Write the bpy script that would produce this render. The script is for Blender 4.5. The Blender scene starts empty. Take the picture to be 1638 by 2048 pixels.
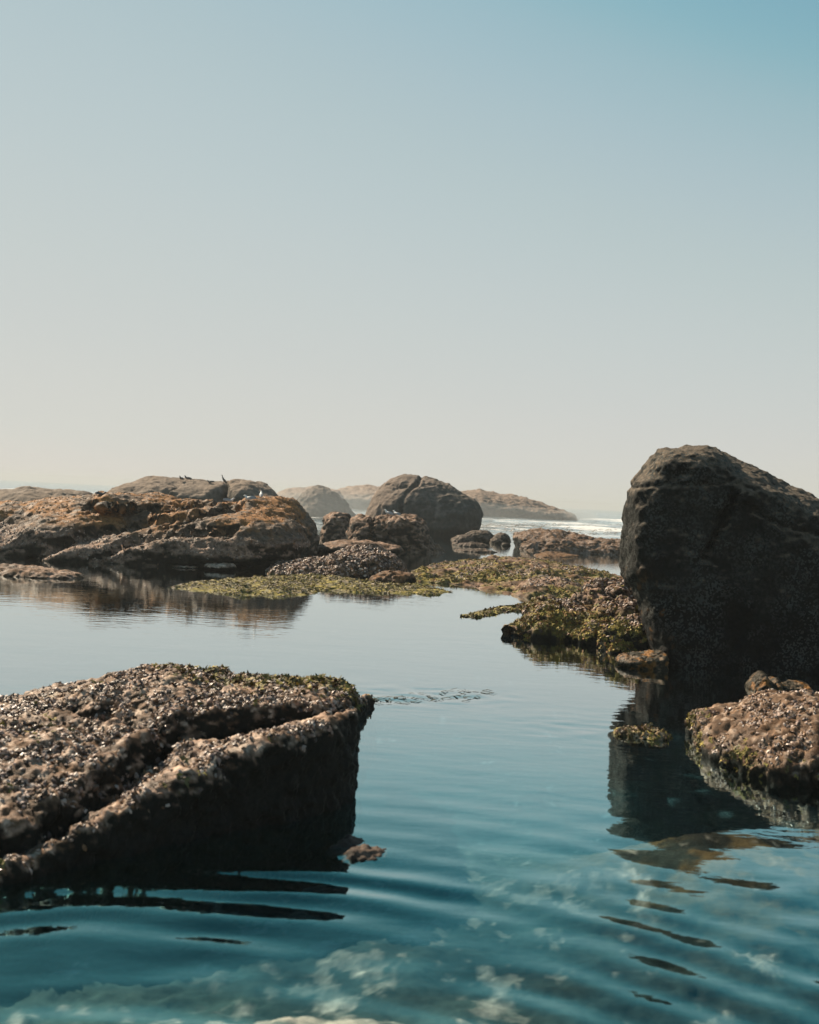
import bpy, math, random
import numpy as np

random.seed(7)
rng = np.random.default_rng(11)
SC = bpy.context.scene
COL = SC.collection
R = math.radians

# ------------------------------------------------------------------ camera
CAM_H, FPX, CX, CY = 2.5, 2100.0, 819.0, 1024.0
PITCH, ROLL = R(-0.72), R(2.89)
cp, sp, cr, sr = math.cos(PITCH), math.sin(PITCH), math.cos(ROLL), math.sin(ROLL)
FWD = np.array([0, cp, sp]); R0 = np.array([1.0, 0, 0]); U0 = np.array([0, -sp, cp])
RGT = cr * R0 + sr * U0; UPV = cr * U0 - sr * R0
from mathutils import Matrix, Vector
cam_d = bpy.data.cameras.new('camera'); cam = bpy.data.objects.new('camera', cam_d); COL.objects.link(cam)
m = Matrix.Identity(4)
for i in range(3):
    m[i][0] = RGT[i]; m[i][1] = UPV[i]; m[i][2] = -FWD[i]
m[2][3] = CAM_H
cam.matrix_world = m
cam_d.sensor_fit = 'VERTICAL'; cam_d.sensor_height = 36.0; cam_d.lens = FPX / 2048 * 36
cam_d.clip_start = 0.05; cam_d.clip_end = 9000
cam_d.dof.use_dof = True; cam_d.dof.focus_distance = 22.0; cam_d.dof.aperture_fstop = 2.0
SC.camera = cam

# ------------------------------------------------------------------ sky, sun, exposure
SUN_AZ, SUN_EL = R(-45), R(38)
w = bpy.data.worlds.new('World'); SC.world = w; w.use_nodes = True
nt = w.node_tree; nt.nodes.clear()
sky = nt.nodes.new('ShaderNodeTexSky'); sky.sky_type = 'NISHITA'; sky.sun_disc = False
sky.sun_elevation = SUN_EL; sky.sun_rotation = SUN_AZ
sky.altitude = 0; sky.air_density = 1.0; sky.dust_density = 0.0; sky.ozone_density = 3.0
bg = nt.nodes.new('ShaderNodeBackground'); bg.inputs['Strength'].default_value = 0.05
wo = nt.nodes.new('ShaderNodeOutputWorld')
# the print's soft shoulder: the whole sky goes through one response curve, everywhere alike
s1 = nt.nodes.new('ShaderNodeVectorMath'); s1.operation = 'SCALE'; s1.inputs['Scale'].default_value = 0.08
cv = nt.nodes.new('ShaderNodeRGBCurve')
def setc(c, pts):
    while len(c.points) > 2: c.points.remove(c.points[1])
    c.points[0].location = pts[0]; c.points[-1].location = pts[-1]
    for p in pts[1:-1]: c.points.new(*p)
setc(cv.mapping.curves[0], [(0, 0), (.05, .06), (.112, .215), (.135, .35), (.162, .44), (.197, .50), (.247, .55), (.375, .61), (.495, .64), (.66, .66), (.82, .69), (1, .71)])
setc(cv.mapping.curves[1], [(0, 0), (.10, .17), (.196, .415), (.231, .495), (.28, .55), (.33, .583), (.41, .61), (.53, .63), (.66, .648), (1, .67)])
setc(cv.mapping.curves[2], [(0, 0), (.10, .12), (.20, .27), (.35, .495), (.41, .55), (.44, .57), (.495, .583), (.55, .60), (.70, .612), (1, .63)])
cv.mapping.update()
s2 = nt.nodes.new('ShaderNodeVectorMath'); s2.operation = 'SCALE'; s2.inputs['Scale'].default_value = 10.0
nt.links.new(sky.outputs[0], s1.inputs[0]); nt.links.new(s1.outputs[0], cv.inputs['Color'])
nt.links.new(cv.outputs[0], s2.inputs[0]); nt.links.new(s2.outputs[0], bg.inputs[0]); nt.links.new(bg.outputs[0], wo.inputs[0])
sd = bpy.data.lights.new('sun', 'SUN'); sd.energy = 5.0; sd.angle = R(0.53); sd.color = (1.0, 0.84, 0.64)
so = bpy.data.objects.new('sun', sd); COL.objects.link(so)
sdir = Vector((math.sin(SUN_AZ) * math.cos(SUN_EL), math.cos(SUN_AZ) * math.cos(SUN_EL), math.sin(SUN_EL)))
so.rotation_euler = sdir.to_track_quat('Z', 'Y').to_euler(); so.location = (-20, 20, 20)
vs = SC.view_settings
SC.display_settings.display_device = 'sRGB'
vs.view_transform = 'Standard'; vs.look = 'None'; vs.exposure = 1.0; vs.gamma = 1.0; vs.use_curve_mapping = False
cy = SC.cycles
cy.max_bounces = 10; cy.diffuse_bounces = 3; cy.glossy_bounces = 3; cy.transparent_max_bounces = 10
cy.transmission_bounces = 2; cy.volume_bounces = 1; cy.sample_clamp_indirect = 4.0
cy.use_denoising = True; cy.caustics_reflective = False; cy.caustics_refractive = False

# ------------------------------------------------------------------ pixel <-> place
def ray(px, py):
    return FWD * FPX + RGT * (px - CX) + UPV * (CY - py)
def W(px, py, z=0.0):                 # point of the plane at height z under that sight line
    d = ray(px, py); t = (z - CAM_H) / d[2]
    return np.array([d[0] * t, d[1] * t, z])
def A(px, py, Y):                     # point at distance Y along that sight line
    d = ray(px, py); t = Y / d[1]
    return np.array([d[0] * t, Y, CAM_H + d[2] * t])
def WP(pts, z=0.0):
    return [tuple(W(x, y, z)[:2]) for x, y in pts]
def AP(pts, Y):
    return [(A(x, y, Y)[0], A(x, y, Y)[2]) for x, y in pts]

# ------------------------------------------------------------------ noise
_p = rng.permutation(256).astype(np.int64); PERM = np.concatenate([_p, _p, _p])
_g = rng.normal(size=(256, 3)); GRAD = (_g / np.linalg.norm(_g, axis=1)[:, None]).astype(np.float32)
def perlin(P):
    P = np.asarray(P, np.float32); I = np.floor(P).astype(np.int64); f = P - I; I &= 255
    u = f * f * f * (f * (f * 6 - 15) + 10)
    out = 0
    flat2 = len(P) > 20000 and P[0, 2] == P[-1, 2] and np.ptp(P[:, 2]) == 0
    if flat2:
        zi, zf = int(I[0, 2]), float(f[0, 2]); zu = float(u[0, 2])
        for dx in (0, 1):
            for dy in (0, 1):
                q = PERM[PERM[I[:, 0] + dx] + I[:, 1] + dy]; fx, fy = f[:, 0] - dx, f[:, 1] - dy
                wgt = (u[:, 0] if dx else 1 - u[:, 0]) * (u[:, 1] if dy else 1 - u[:, 1])
                g = GRAD[PERM[q + zi]]; d = g[:, 0] * fx + g[:, 1] * fy + g[:, 2] * zf
                out = out + wgt * d
        return out * 1.5
    for dx in (0, 1):
        for dy in (0, 1):
            for dz in (0, 1):
                h = PERM[PERM[PERM[I[:, 0] + dx] + I[:, 1] + dy] + I[:, 2] + dz]
                g = GRAD[h]
                d = g[:, 0] * (f[:, 0] - dx) + g[:, 1] * (f[:, 1] - dy) + g[:, 2] * (f[:, 2] - dz)
                wgt = (u[:, 0] if dx else 1 - u[:, 0]) * (u[:, 1] if dy else 1 - u[:, 1]) * (u[:, 2] if dz else 1 - u[:, 2])
                out = out + wgt * d
    return out * 1.5
def fbm(P, n=4, gain=0.5):
    P = np.asarray(P, np.float32); o = 0; a = 1.0
    for i in range(n):
        o = o + a * perlin(P * (2.03 ** i) + 17.3 * i); a *= gain
    return o
def ridged(P, n=4):
    P = np.asarray(P, np.float32); o = 0; a = 1.0
    for i in range(n):
        o = o + a * (1 - 2 * np.abs(perlin(P * (2.07 ** i) + 9.1 * i))); a *= 0.5
    return o * 0.6
def worley(P):                        # distance to nearest of one jittered point in each cell
    P = np.asarray(P, np.float32); I = np.floor(P).astype(np.int64); best = np.full(len(P), 9.0, np.float32)
    for dx in (-1, 0, 1):
        for dy in (-1, 0, 1):
            for dz in (-1, 0, 1):
                J = I + (dx, dy, dz); K = J & 255
                h = PERM[PERM[PERM[K[:, 0]] + K[:, 1]] + K[:, 2]]
                q = J + np.stack([PERM[h] / 255., PERM[h + 7] / 255., PERM[h + 31] / 255.], 1)
                best = np.minimum(best, ((P - q) ** 2).sum(1))
    return np.sqrt(best)
def ss(a, b, x):
    t = np.clip((x - a) / (b - a), 0, 1); return t * t * (3 - 2 * t)

# ------------------------------------------------------------------ implicit shapes
def smin(a, b, k):
    h = np.clip(0.5 + 0.5 * (b - a) / k, 0, 1); return b * (1 - h) + a * h - k * h * (1 - h)
def smax(a, b, k):
    return -smin(-a, -b, k)
def polysdf(x, y, poly):              # signed distance to a polygon, negative inside
    d = np.full(np.broadcast(x, y).shape, 1e9); s = np.zeros(d.shape, bool); n = len(poly)
    for i in range(n):
        ax, ay = poly[i]; bx, by = poly[(i + 1) % n]
        ex, ey = bx - ax, by - ay
        t = np.clip(((x - ax) * ex + (y - ay) * ey) / (ex * ex + ey * ey + 1e-12), 0, 1)
        d = np.minimum(d, (x - ax - t * ex) ** 2 + (y - ay - t * ey) ** 2)
        c = ((ay > y) != (by > y)) & (x < ex * (y - ay) / (ey if abs(ey) > 1e-9 else 1e-9) + ax)
        s ^= c
    d = np.sqrt(d); return np.where(s, -d, d)
def linedist(x, y, pts):
    d = np.full(np.broadcast(x, y).shape, 1e9)
    for (ax, ay), (bx, by) in zip(pts[:-1], pts[1:]):
        ex, ey = bx - ax, by - ay
        t = np.clip(((x - ax) * ex + (y - ay) * ey) / (ex * ex + ey * ey + 1e-12), 0, 1)
        d = np.minimum(d, (x - ax - t * ex) ** 2 + (y - ay - t * ey) ** 2)
    return np.sqrt(d)
def pillow(pts, Y, T, Rr, p=2.0, lean=0.0, axis=0.0):   # body with that side outline, T deep to each side, rounded over Rr
    poly = AP(pts, Y)
    def f(x, y, z):
        if axis:
            d2 = np.stack([polysdf(x[:, 0, 0][:, None] - axis * (yy_ - Y), z[0, 0, :][None, :], poly) for yy_ in y[0, :, 0]], 1)
        else:
            d2 = polysdf(x[:, 0, 0][:, None], z[0, 0, :][None, :], poly)[:, None, :]
        s = np.clip(-d2 / Rr, 0, 1)
        prof = (1 - (1 - s) ** p) ** (1 / p)
        return np.abs(y - Y - lean * z) - T * prof + np.maximum(d2, 0) * 1.5
    return f
def ell(px, py, Y, rx, rz, ry, rot=0.0, tilt=0.0):
    c = A(px, py, Y); rx = rx * Y / FPX; rz = rz * Y / FPX
    ca, sa, ct, st = math.cos(R(rot)), math.sin(R(rot)), math.cos(R(tilt)), math.sin(R(tilt))
    def f(x, y, z):
        X, Yy, Z = x - c[0], y - c[1], z - c[2]
        u = ca * X + sa * Yy; v = -sa * X + ca * Yy
        u, q = ct * u + st * Z, -st * u + ct * Z
        return (np.sqrt((u / rx) ** 2 + (v / ry) ** 2 + (q / rz) ** 2) - 1) * min(rx, ry, rz)
    return f
def plateau(poly, top, k=0.15, under=0.0):    # plan outline with a top height field
    def f(x, y, z):
        d2 = polysdf(x[:, :, 0] if x.shape[1] > 1 else x[:, 0, 0][:, None], y[0, :, 0][None, :], poly)[:, :, None]
        h = top(x[:, 0, 0][:, None], y[0, :, 0][None, :], d2[:, :, 0])[:, :, None]
        return smax((z - h) * 0.85, d2 + under * (z - h), k)
    return f
def union(fs, k=0.1):
    def f(x, y, z):
        o = fs[0](x, y, z)
        for g in fs[1:]:
            o = smin(o, g(x, y, z), k)
        return o
    return f

def nets(f, lo, hi, v):
    xs = np.arange(lo[0], hi[0] + v, v); ys = np.arange(lo[1], hi[1] + v, v); zs = np.arange(lo[2], hi[2] + v, v)
    F = f(xs[:, None, None], ys[None, :, None], zs[None, None, :])
    F = np.broadcast_to(F, (len(xs), len(ys), len(zs))).astype(np.float32)
    S = F < 0
    nx, ny, nz = F.shape
    cnt = np.zeros((nx - 1, ny - 1, nz - 1), np.int8)
    for a in (0, 1):
        for b in (0, 1):
            for c in (0, 1):
                cnt += S[a:nx - 1 + a, b:ny - 1 + b, c:nz - 1 + c]
    idx = np.argwhere((cnt > 0) & (cnt < 8))
    ID = np.full(cnt.shape, -1, np.int64); ID[idx[:, 0], idx[:, 1], idx[:, 2]] = np.arange(len(idx))
    corners = [(a, b, c) for a in (0, 1) for b in (0, 1) for c in (0, 1)]
    V = np.stack([F[idx[:, 0] + a, idx[:, 1] + b, idx[:, 2] + c] for a, b, c in corners], 1)
    pos = np.zeros((len(idx), 3)); n = np.zeros(len(idx))
    for i in range(8):
        for j in range(i + 1, 8):
            ci, cj = np.array(corners[i]), np.array(corners[j])
            if np.abs(ci - cj).sum() != 1: continue
            a, b = V[:, i], V[:, j]; mk = (a < 0) != (b < 0)
            t = np.where(mk, a / np.where(mk, a - b, 1), 0)
            pos += np.where(mk[:, None], ci + t[:, None] * (cj - ci), 0); n += mk
    pos = pos / n[:, None] + idx
    P = pos * v + np.array([xs[0], ys[0], zs[0]])
    Q = []
    for ax in range(3):
        sl0 = [slice(None)] * 3; sl1 = [slice(None)] * 3
        sl0[ax] = slice(0, -1); sl1[ax] = slice(1, None)
        o = [a for a in range(3) if a != ax]
        for k in o: sl0[k] = slice(1, -1); sl1[k] = slice(1, -1)
        a, b = S[tuple(sl0)], S[tuple(sl1)]
        e = np.argwhere(a != b)
        flip = a[e[:, 0], e[:, 1], e[:, 2]]
        for k in o: e[:, k] += 1
        def cell(du, dw):
            q = e.copy(); q[:, o[0]] -= du; q[:, o[1]] -= dw; return ID[q[:, 0], q[:, 1], q[:, 2]]
        quad = np.stack([cell(1, 1), cell(0, 1), cell(0, 0), cell(1, 0)], 1)
        if ax == 1: flip = ~flip
        quad[~flip] = quad[~flip][:, ::-1]
        Q.append(quad)
    return P, np.concatenate(Q)

def to_mesh(name, V, F, smooth=True):
    me = bpy.data.meshes.new(name); k = F.shape[1]
    me.vertices.add(len(V)); me.vertices.foreach_set('co', np.asarray(V, np.float32).ravel())
    me.loops.add(F.size); me.loops.foreach_set('vertex_index', np.asarray(F, np.int32).ravel())
    me.polygons.add(len(F)); me.polygons.foreach_set('loop_start', np.arange(0, F.size, k, dtype=np.int32))
    me.polygons.foreach_set('use_smooth', np.full(len(F), smooth))
    me.update(calc_edges=True); me.validate(); return me
def subdiv(V, F):                     # one Catmull-Clark step on quads
    n = len(V); fp_ = V[F].mean(1)
    E = np.stack([F, np.roll(F, -1, 1)], 2).reshape(-1, 2); E.sort(1)
    key = E[:, 0].astype(np.int64) * n + E[:, 1]
    uk, first, inv, cnt = np.unique(key, return_index=True, return_inverse=True, return_counts=True)
    inv = inv.reshape(-1); ue = E[first]; mid = V[ue].mean(1); fi = np.repeat(np.arange(len(F)), 4)
    fs = np.stack([np.bincount(inv, fp_[fi, k], len(uk)) for k in range(3)], 1)
    ep = np.where((cnt == 2)[:, None], (mid * 2 + fs) / 4, mid)
    val = np.bincount(F.ravel(), minlength=n).astype(float); val[val == 0] = 1
    Fs = np.stack([np.bincount(F.ravel(), fp_[fi, k], n) for k in range(3)], 1) / val[:, None]
    en = np.bincount(ue.ravel(), minlength=n).astype(float); en[en == 0] = 1
    Rm = np.stack([np.bincount(ue.ravel(), np.repeat(mid[:, k], 2), n) for k in range(3)], 1) / en[:, None]
    vp = (Fs + 2 * Rm + (val - 3)[:, None] * V) / val[:, None]
    bd = np.zeros(n, bool); bd[ue[cnt == 1].ravel()] = True
    vp[bd] = V[bd]
    e = inv.reshape(-1, 4) + n; c = np.arange(len(F)) + n + len(uk)
    Q = np.concatenate([np.stack([F[:, k], e[:, k], c, e[:, k - 1]], 1) for k in range(4)])
    return np.concatenate([vp, ep, fp_]), Q
def normals(V, F):
    a = V[F[:, 2]] - V[F[:, 0]]; b = V[F[:, 3 % F.shape[1]]] - V[F[:, 1]]
    fn = np.cross(a, b); N = np.zeros_like(V)
    for k in range(3):
        N[:, k] = np.bincount(F.ravel(), np.repeat(fn[:, k], F.shape[1]), len(V))
    return N / (np.linalg.norm(N, axis=1)[:, None] + 1e-12)
def set_col(me, C, name='tint'):
    at = me.color_attributes.new(name, 'FLOAT_COLOR', 'POINT')
    at.data.foreach_set('color', np.concatenate([C, np.ones((len(C), 1))], 1).astype(np.float32).ravel())
def tag(o, label=None, cat=None, group=None, kind=None):
    if label: o['label'] = label
    if cat: o['category'] = cat
    if group: o['group'] = group
    if kind: o['kind'] = kind
    return o
def link(name, me, mat, parent=None, loc=None):
    o = bpy.data.objects.new(name, me); COL.objects.link(o); me.name = name
    if mat: me.materials.append(mat)
    if loc is not None: o.location = loc
    if parent: o.parent = parent
    return o

# ------------------------------------------------------------------ materials
def nodes(name):
    ma = bpy.data.materials.new(name); ma.use_nodes = True; t = ma.node_tree; t.nodes.clear()
    out = t.nodes.new('ShaderNodeOutputMaterial')
    def N(kind, **kw):
        n = t.nodes.new('ShaderNode' + kind)
        for k, v in kw.items(): setattr(n, k, v)
        return n
    return ma, t, out, N, t.links.new
def tinted(name, rough=(0.4, 0.8), var=0.5, nscale=20.0, bscale=45.0, bump=0.6, bdist=0.02, spec=0.5, speck=None, coarse=3.0):
    ma, t, out, N, L = nodes(name)
    co = N('TexCoord'); at = N('VertexColor', layer_name='tint')
    n1 = N('TexNoise'); n1.inputs['Scale'].default_value = nscale; n1.inputs['Detail'].default_value = 7; n1.inputs['Roughness'].default_value = 0.65
    L(co.outputs['Object'], n1.inputs['Vector'])
    n2 = N('TexNoise'); n2.inputs['Scale'].default_value = coarse; n2.inputs['Detail'].default_value = 4
    L(co.outputs['Object'], n2.inputs['Vector'])
    mr = N('MapRange'); mr.inputs['From Min'].default_value = 0.3; mr.inputs['From Max'].default_value = 0.7
    mr.inputs['To Min'].default_value = 1 - var; mr.inputs['To Max'].default_value = 1 + var
    L(n1.outputs['Fac'], mr.inputs['Value'])
    mr2 = N('MapRange'); mr2.inputs['From Min'].default_value = 0.3; mr2.inputs['From Max'].default_value = 0.7
    mr2.inputs['To Min'].default_value = 1 - var * .5; mr2.inputs['To Max'].default_value = 1 + var * .5
    L(n2.outputs['Fac'], mr2.inputs['Value'])
    mu = N('Math', operation='MULTIPLY'); L(mr.outputs[0], mu.inputs[0]); L(mr2.outputs[0], mu.inputs[1])
    vm = N('VectorMath', operation='SCALE'); L(at.outputs['Color'], vm.inputs[0]); L(mu.outputs[0], vm.inputs['Scale'])
    col = vm.outputs[0]
    if speck:
        sc_, thr, scol = speck
        vo = N('TexVoronoi'); vo.inputs['Scale'].default_value = sc_; L(co.outputs['Object'], vo.inputs['Vector'])
        wn = N('TexWhiteNoise'); L(vo.outputs['Position'], wn.inputs['Vector'])
        cmp_ = N('MapRange'); cmp_.inputs['From Min'].default_value = thr; cmp_.inputs['From Max'].default_value = thr + .05
        L(wn.outputs['Value'], cmp_.inputs['Value'])
        cmk = N('MapRange'); cmk.inputs['From Min'].default_value = .42; cmk.inputs['From Max'].default_value = .62; L(n2.outputs['Fac'], cmk.inputs['Value'])
        cm2 = N('Math', operation='MULTIPLY'); L(cmp_.outputs[0], cm2.inputs[0]); L(cmk.outputs[0], cm2.inputs[1])
        mx = N('Mix', data_type='RGBA'); L(cm2.outputs[0], mx.inputs['Factor']); L(col, mx.inputs['A']); mx.inputs['B'].default_value = (*scol, 1)
        col = mx.outputs['Result']
    b = N('BsdfPrincipled'); L(col, b.inputs['Base Color']); b.inputs['Specular IOR Level'].default_value = spec
    rr = N('MapRange'); rr.inputs['From Min'].default_value = 0.35; rr.inputs['From Max'].default_value = 0.65
    rr.inputs['To Min'].default_value = rough[0]; rr.inputs['To Max'].default_value = rough[1]
    L(n2.outputs['Fac'], rr.inputs['Value']); L(rr.outputs[0], b.inputs['Roughness'])
    n3 = N('TexNoise'); n3.inputs['Scale'].default_value = bscale; n3.inputs['Detail'].default_value = 6; n3.inputs['Roughness'].default_value = 0.7
    L(co.outputs['Object'], n3.inputs['Vector'])
    bp = N('Bump'); bp.inputs['Strength'].default_value = bump; bp.inputs['Distance'].default_value = bdist
    L(n3.outputs['Fac'], bp.inputs['Height']); L(bp.outputs[0], b.inputs['Normal'])
    L(b.outputs[0], out.inputs['Surface']); return ma
M_near = tinted('wet_reef_rock', (0.35, 0.75), 0.5, 30, 60, 0.8, 0.012, spec=.08)
M_mid = tinted('reef_rock', (0.55, 0.9), 0.65, 9, 14, 0.9, 0.04, spec=.12)
M_far = tinted('distant_rock', (0.75, 0.95), 0.35, 2.5, 4, 0.8, 0.12, coarse=.6, spec=.08)
M_gran = tinted('granite', (0.6, 0.9), 0.6, 16, 30, 1.0, 0.03, spec=.06, speck=(34, 0.62, (0.062, 0.066, 0.062)), coarse=1.6)
M_shell = tinted('mussel_shell', (0.34, 0.65), 0.4, 40, 80, 0.4, 0.005, spec=0.4)
M_crust = tinted('mussel_crust', (0.45, 0.7), 0.4, 15, 30, 0.5, 0.02, spec=.3)
M_weed = tinted('seaweed', (0.55, 0.85), 0.35, 12, 30, 0.4, 0.01, spec=.2)

# ------------------------------------------------------------------ palettes (albedo)
ROCK = (0.013, 0.013, 0.011); BROWN = (0.105, 0.06, 0.034); MAUVE = (0.25, 0.165, 0.118); PALE = (0.46, 0.355, 0.275)  # near black first tone deepens the shade on rock walls
OCHRE = (0.19, 0.095, 0.035); GREEN = (0.145, 0.122, 0.03); LIME = (0.26, 0.205, 0.05); GRAN = (0.019, 0.019, 0.017)
OLIVE = (0.11, 0.095, 0.04); TAN = (0.22, 0.17, 0.12)
def mixc(C, c, w):
    return C * (1 - w[:, None]) + np.array(c) * w[:, None]

ROCKS = {}
def rock(name, label, f, lo, hi, v, mat, disp, paint, sub=0, grooves=(), cat='rock', group=None, smooth=1):
    V, F = nets(f, lo, hi, v)
    for _ in range(sub): V, F = subdiv(V, F)
    for sc_, amp, kind in disp:
        Nn = normals(V, F)
        if kind == 'f': d = fbm(V * sc_, 4)
        elif kind == 'r': d = ridged(V * sc_, 3)
        elif kind == 'w': d = 0.5 - worley(V * sc_ + .3 * fbm(V * sc_ * .7, 2)[:, None])
        elif kind == 's': d = fbm(V * np.array([sc_ * .35, sc_ * .35, sc_ * 1.4]), 4)      # layered ledges
        V = V + Nn * (amp * d)[:, None]
    for pts, Yg, wd, dp, plane in grooves:
        Nn = normals(V, F)
        q = AP(pts, Yg) if plane == 'xz' else WP(pts, Yg)
        j = fbm(V * (0.5 / wd), 2) * wd * 0.9
        d = linedist(V[:, 0] + j, V[:, 2 if plane == 'xz' else 1] + j, q)
        V = V - Nn * (dp * np.exp(-(d / wd) ** 2))[:, None]
    Nn = normals(V, F)
    C = paint(V, Nn); C = mixc(C, (.022, .022, .014), ss(.0, -.07, V[:, 2]))      # painted darker below the waterline, dimming sunlit flanks seen through the water
    base = np.array([V[:, 0].mean(), V[:, 1].mean(), 0.0])
    me = to_mesh(name, V - base, F); set_col(me, C)
    o = link(name, me, mat, loc=base); tag(o, label, cat, group)
    ROCKS[label] = (o, V, F, Nn, base)
    return o, V, F, Nn, base

# ---- small pieces scattered on a surface, joined into one mesh
def shell_tpl():
    v = [(-.5, 0, 0), (-.15, .28, .02), (.3, .24, .02), (.5, 0, .02), (.3, -.24, .02), (-.15, -.28, .02), (.12, 0, .26), (-.22, 0, .16)]
    f = [(0, 7, 1), (1, 7, 6), (1, 6, 2), (2, 6, 3), (3, 6, 4), (4, 6, 5), (5, 6, 7), (5, 7, 0)]
    return np.array(v), np.array([(a, c, b) for a, b, c in f])
def tuft_tpl(n=5, seed=0):
    r = np.random.default_rng(seed); v = []; f = []
    for i in range(n):
        a = r.uniform(0, 6.28); l = r.uniform(.5, 1.0); wd = r.uniform(.12, .22); o = r.uniform(.12, .42)
        d = np.array([math.cos(a), math.sin(a), 0]); s = np.array([-d[1], d[0], 0]) * wd; b = d * .05
        k = len(v)
        v += [b - s, b + s, d * l * .45 + s * 1.2 + (0, 0, o * .55), d * l * .45 - s * 1.2 + (0, 0, o * .55), d * l + (0, 0, o * .5)]
        f += [(k, k + 1, k + 2), (k, k + 2, k + 3), (k + 3, k + 2, k + 4)]
    return np.array(v), np.array(f)
def scatter(parent, name, src, n, mask, tpl, size, palette, mat, lift=0.0, lean=0.5, label=None, seed=1):
    o, V, F, Nn, base = src
    r = np.random.default_rng(seed)
    c = V[F].mean(1); fn = np.cross(V[F[:, 2]] - V[F[:, 0]], V[F[:, 3]] - V[F[:, 1]]); ar = np.linalg.norm(fn, axis=1) + 1e-9
    fn = fn / ar[:, None]
    wgt = ar * mask(c, fn); wgt = wgt / wgt.sum()
    k = r.choice(len(F), n, p=wgt)
    uv = r.uniform(0, 1, (n, 2))
    q = V[F[k]]; u, w_ = uv[:, :1], uv[:, 1:]
    P = (q[:, 0] * (1 - u) + q[:, 1] * u) * (1 - w_) + (q[:, 3] * (1 - u) + q[:, 2] * u) * w_
    nz = fn[k] + r.normal(size=(n, 3)) * lean * .5; nz /= np.linalg.norm(nz, axis=1)[:, None]
    t = r.normal(size=(n, 3)); t -= nz * (t * nz).sum(1)[:, None]; t /= np.linalg.norm(t, axis=1)[:, None]
    b = np.cross(nz, t)
    s = r.uniform(size[0], size[1], n) * r.uniform(.7, 1.3, n)
    tpls = tpl if isinstance(tpl, list) else [tpl]
    VV = []; FF = []; CC = []; off = 0
    which = r.integers(0, len(tpls), n); pal = np.array(palette)
    for ti, (tv, tf) in enumerate(tpls):
        mk = which == ti; m_ = mk.sum()
        if not m_: continue
        loc = tv[None] * s[mk][:, None, None]
        X = P[mk][:, None] + loc[..., :1] * t[mk][:, None] + loc[..., 1:2] * b[mk][:, None] + (loc[..., 2:] + lift * s[mk][:, None, None]) * nz[mk][:, None]
        VV.append(X.reshape(-1, 3)); FF.append((tf[None] + (np.arange(m_) * len(tv))[:, None, None] + off).reshape(-1, 3)); off += m_ * len(tv)
        cc = pal[r.integers(0, len(pal), m_)] * r.uniform(.65, 1.35, m_)[:, None]
        CC.append(np.repeat(cc, len(tv), 0))
    me = to_mesh(name, np.concatenate(VV) - base, np.concatenate(FF), smooth=False); set_col(me, np.concatenate(CC))
    ob = link(name, me, mat, parent=o); ob['kind'] = 'stuff'
    if label: ob['label'] = label
    return ob
SHELL = shell_tpl(); TUFTS = [tuft_tpl(5, i) for i in range(5)]
MUSSELS = [(.04, .028, .026), (.09, .06, .05), (.26, .17, .135), (.10, .05, .024), (.42, .335, .28), (.18, .095, .045), (.34, .25, .205), (.14, .075, .033)]

#@@STRUCTURE
# ------------------------------------------------------------------ sea bed
gy = np.concatenate([np.arange(-3, 4.4, .25), np.arange(4.4, 9, .028), np.arange(9, 16, .08), np.arange(16, 60, .4), np.geomspace(60, 1600, 30)])
gx = np.concatenate([-np.geomspace(1600, 9, 30), np.arange(-8.5, -3.2, .12), np.arange(-3.2, 3.4, .028), np.arange(3.4, 8.6, .12), np.geomspace(9, 1600, 30)])
def grid(gx, gy):
    X, Y = np.meshgrid(gx, gy, indexing='ij'); nx, ny = X.shape
    i = np.arange(nx * ny).reshape(nx, ny)
    F = np.stack([i[:-1, :-1], i[1:, :-1], i[1:, 1:], i[:-1, 1:]], -1).reshape(-1, 4)
    return X.ravel(), Y.ravel(), F
X, Y, F = grid(gx, gy)
P3 = np.stack([X, Y, X * 0], 1)
pc = W(640, 1990)                                     # a pale weedy shoal in front of the near rock
shoal = np.exp(-(((X - pc[0]) / 1.25) ** 2 + ((Y - pc[1]) / .55) ** 2))
sh2 = W(1470, 1650); shoal2 = np.exp(-(((X - sh2[0]) / 1.1) ** 2 + ((Y - sh2[1]) / 1.2) ** 2))
wisp = fbm(P3 * (2.4, 1.7, 1) + 2, 5, .6) + .30 * fbm(P3 * (11, 8, 1), 3)
spots = ss(.36, .60, wisp + .22 * perlin(P3 * .8 + 4)) * ss(12, 8, Y) * ss(-1.6, -.2, X + .25 * (Y - 5.5)) * ss(2.2, 1.3, X)
pale = np.maximum(spots * .40, ss(.42, .80, .95 * shoal + .60 * wisp))
depth = .48 + .55 * ss(8.5, 11, Y) + .10 * fbm(P3 * .7, 3)
Z = -depth + .34 * shoal + .35 * shoal2 + .02 * fbm(P3 * 9, 3)
Z = np.minimum(Z, -0.14) - 5.0 * ss(55, 130, Y)
V = np.stack([X, Y, Z], 1)
C = np.tile(np.array((.018, .028, .025)), (len(V), 1)); C = mixc(C, (.016, .013, .008), ss(.9, 1.5, X - .1 * (Y - 8)) * ss(7.6, 8.8, Y)); C *= (1 + .6 * fbm(P3 * 1.6 + 8, 4))[:, None].clip(.4, 1.8)  # bed painted brown black under the boulder's reflection to deepen it
C = mixc(C, (.05, .075, .06), ss(7.0, 5.2, Y + .5 * fbm(P3 * .9, 3)) * ss(1.8, -.8, X)); C = mixc(C, (.06, .075, .06), ss(1.7, .9, np.abs(X - .9 - .09 * (Y - 8)) + .5 * fbm(P3 * .8 + 6, 3)) * ss(20, 12, Y) * ss(7, 9.5, Y))
C = mixc(C, (.12, .08, .035), np.clip(shoal2 * 1.3, 0, 1) * ss(-.3, .3, fbm(P3 * 2.1 + 8, 4)))
C = mixc(C, (.40, .34, .27), pale * (.75 + .5 * fbm(P3 * (8, 10, 1) + 1, 3)).clip(.3, 1))
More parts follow.
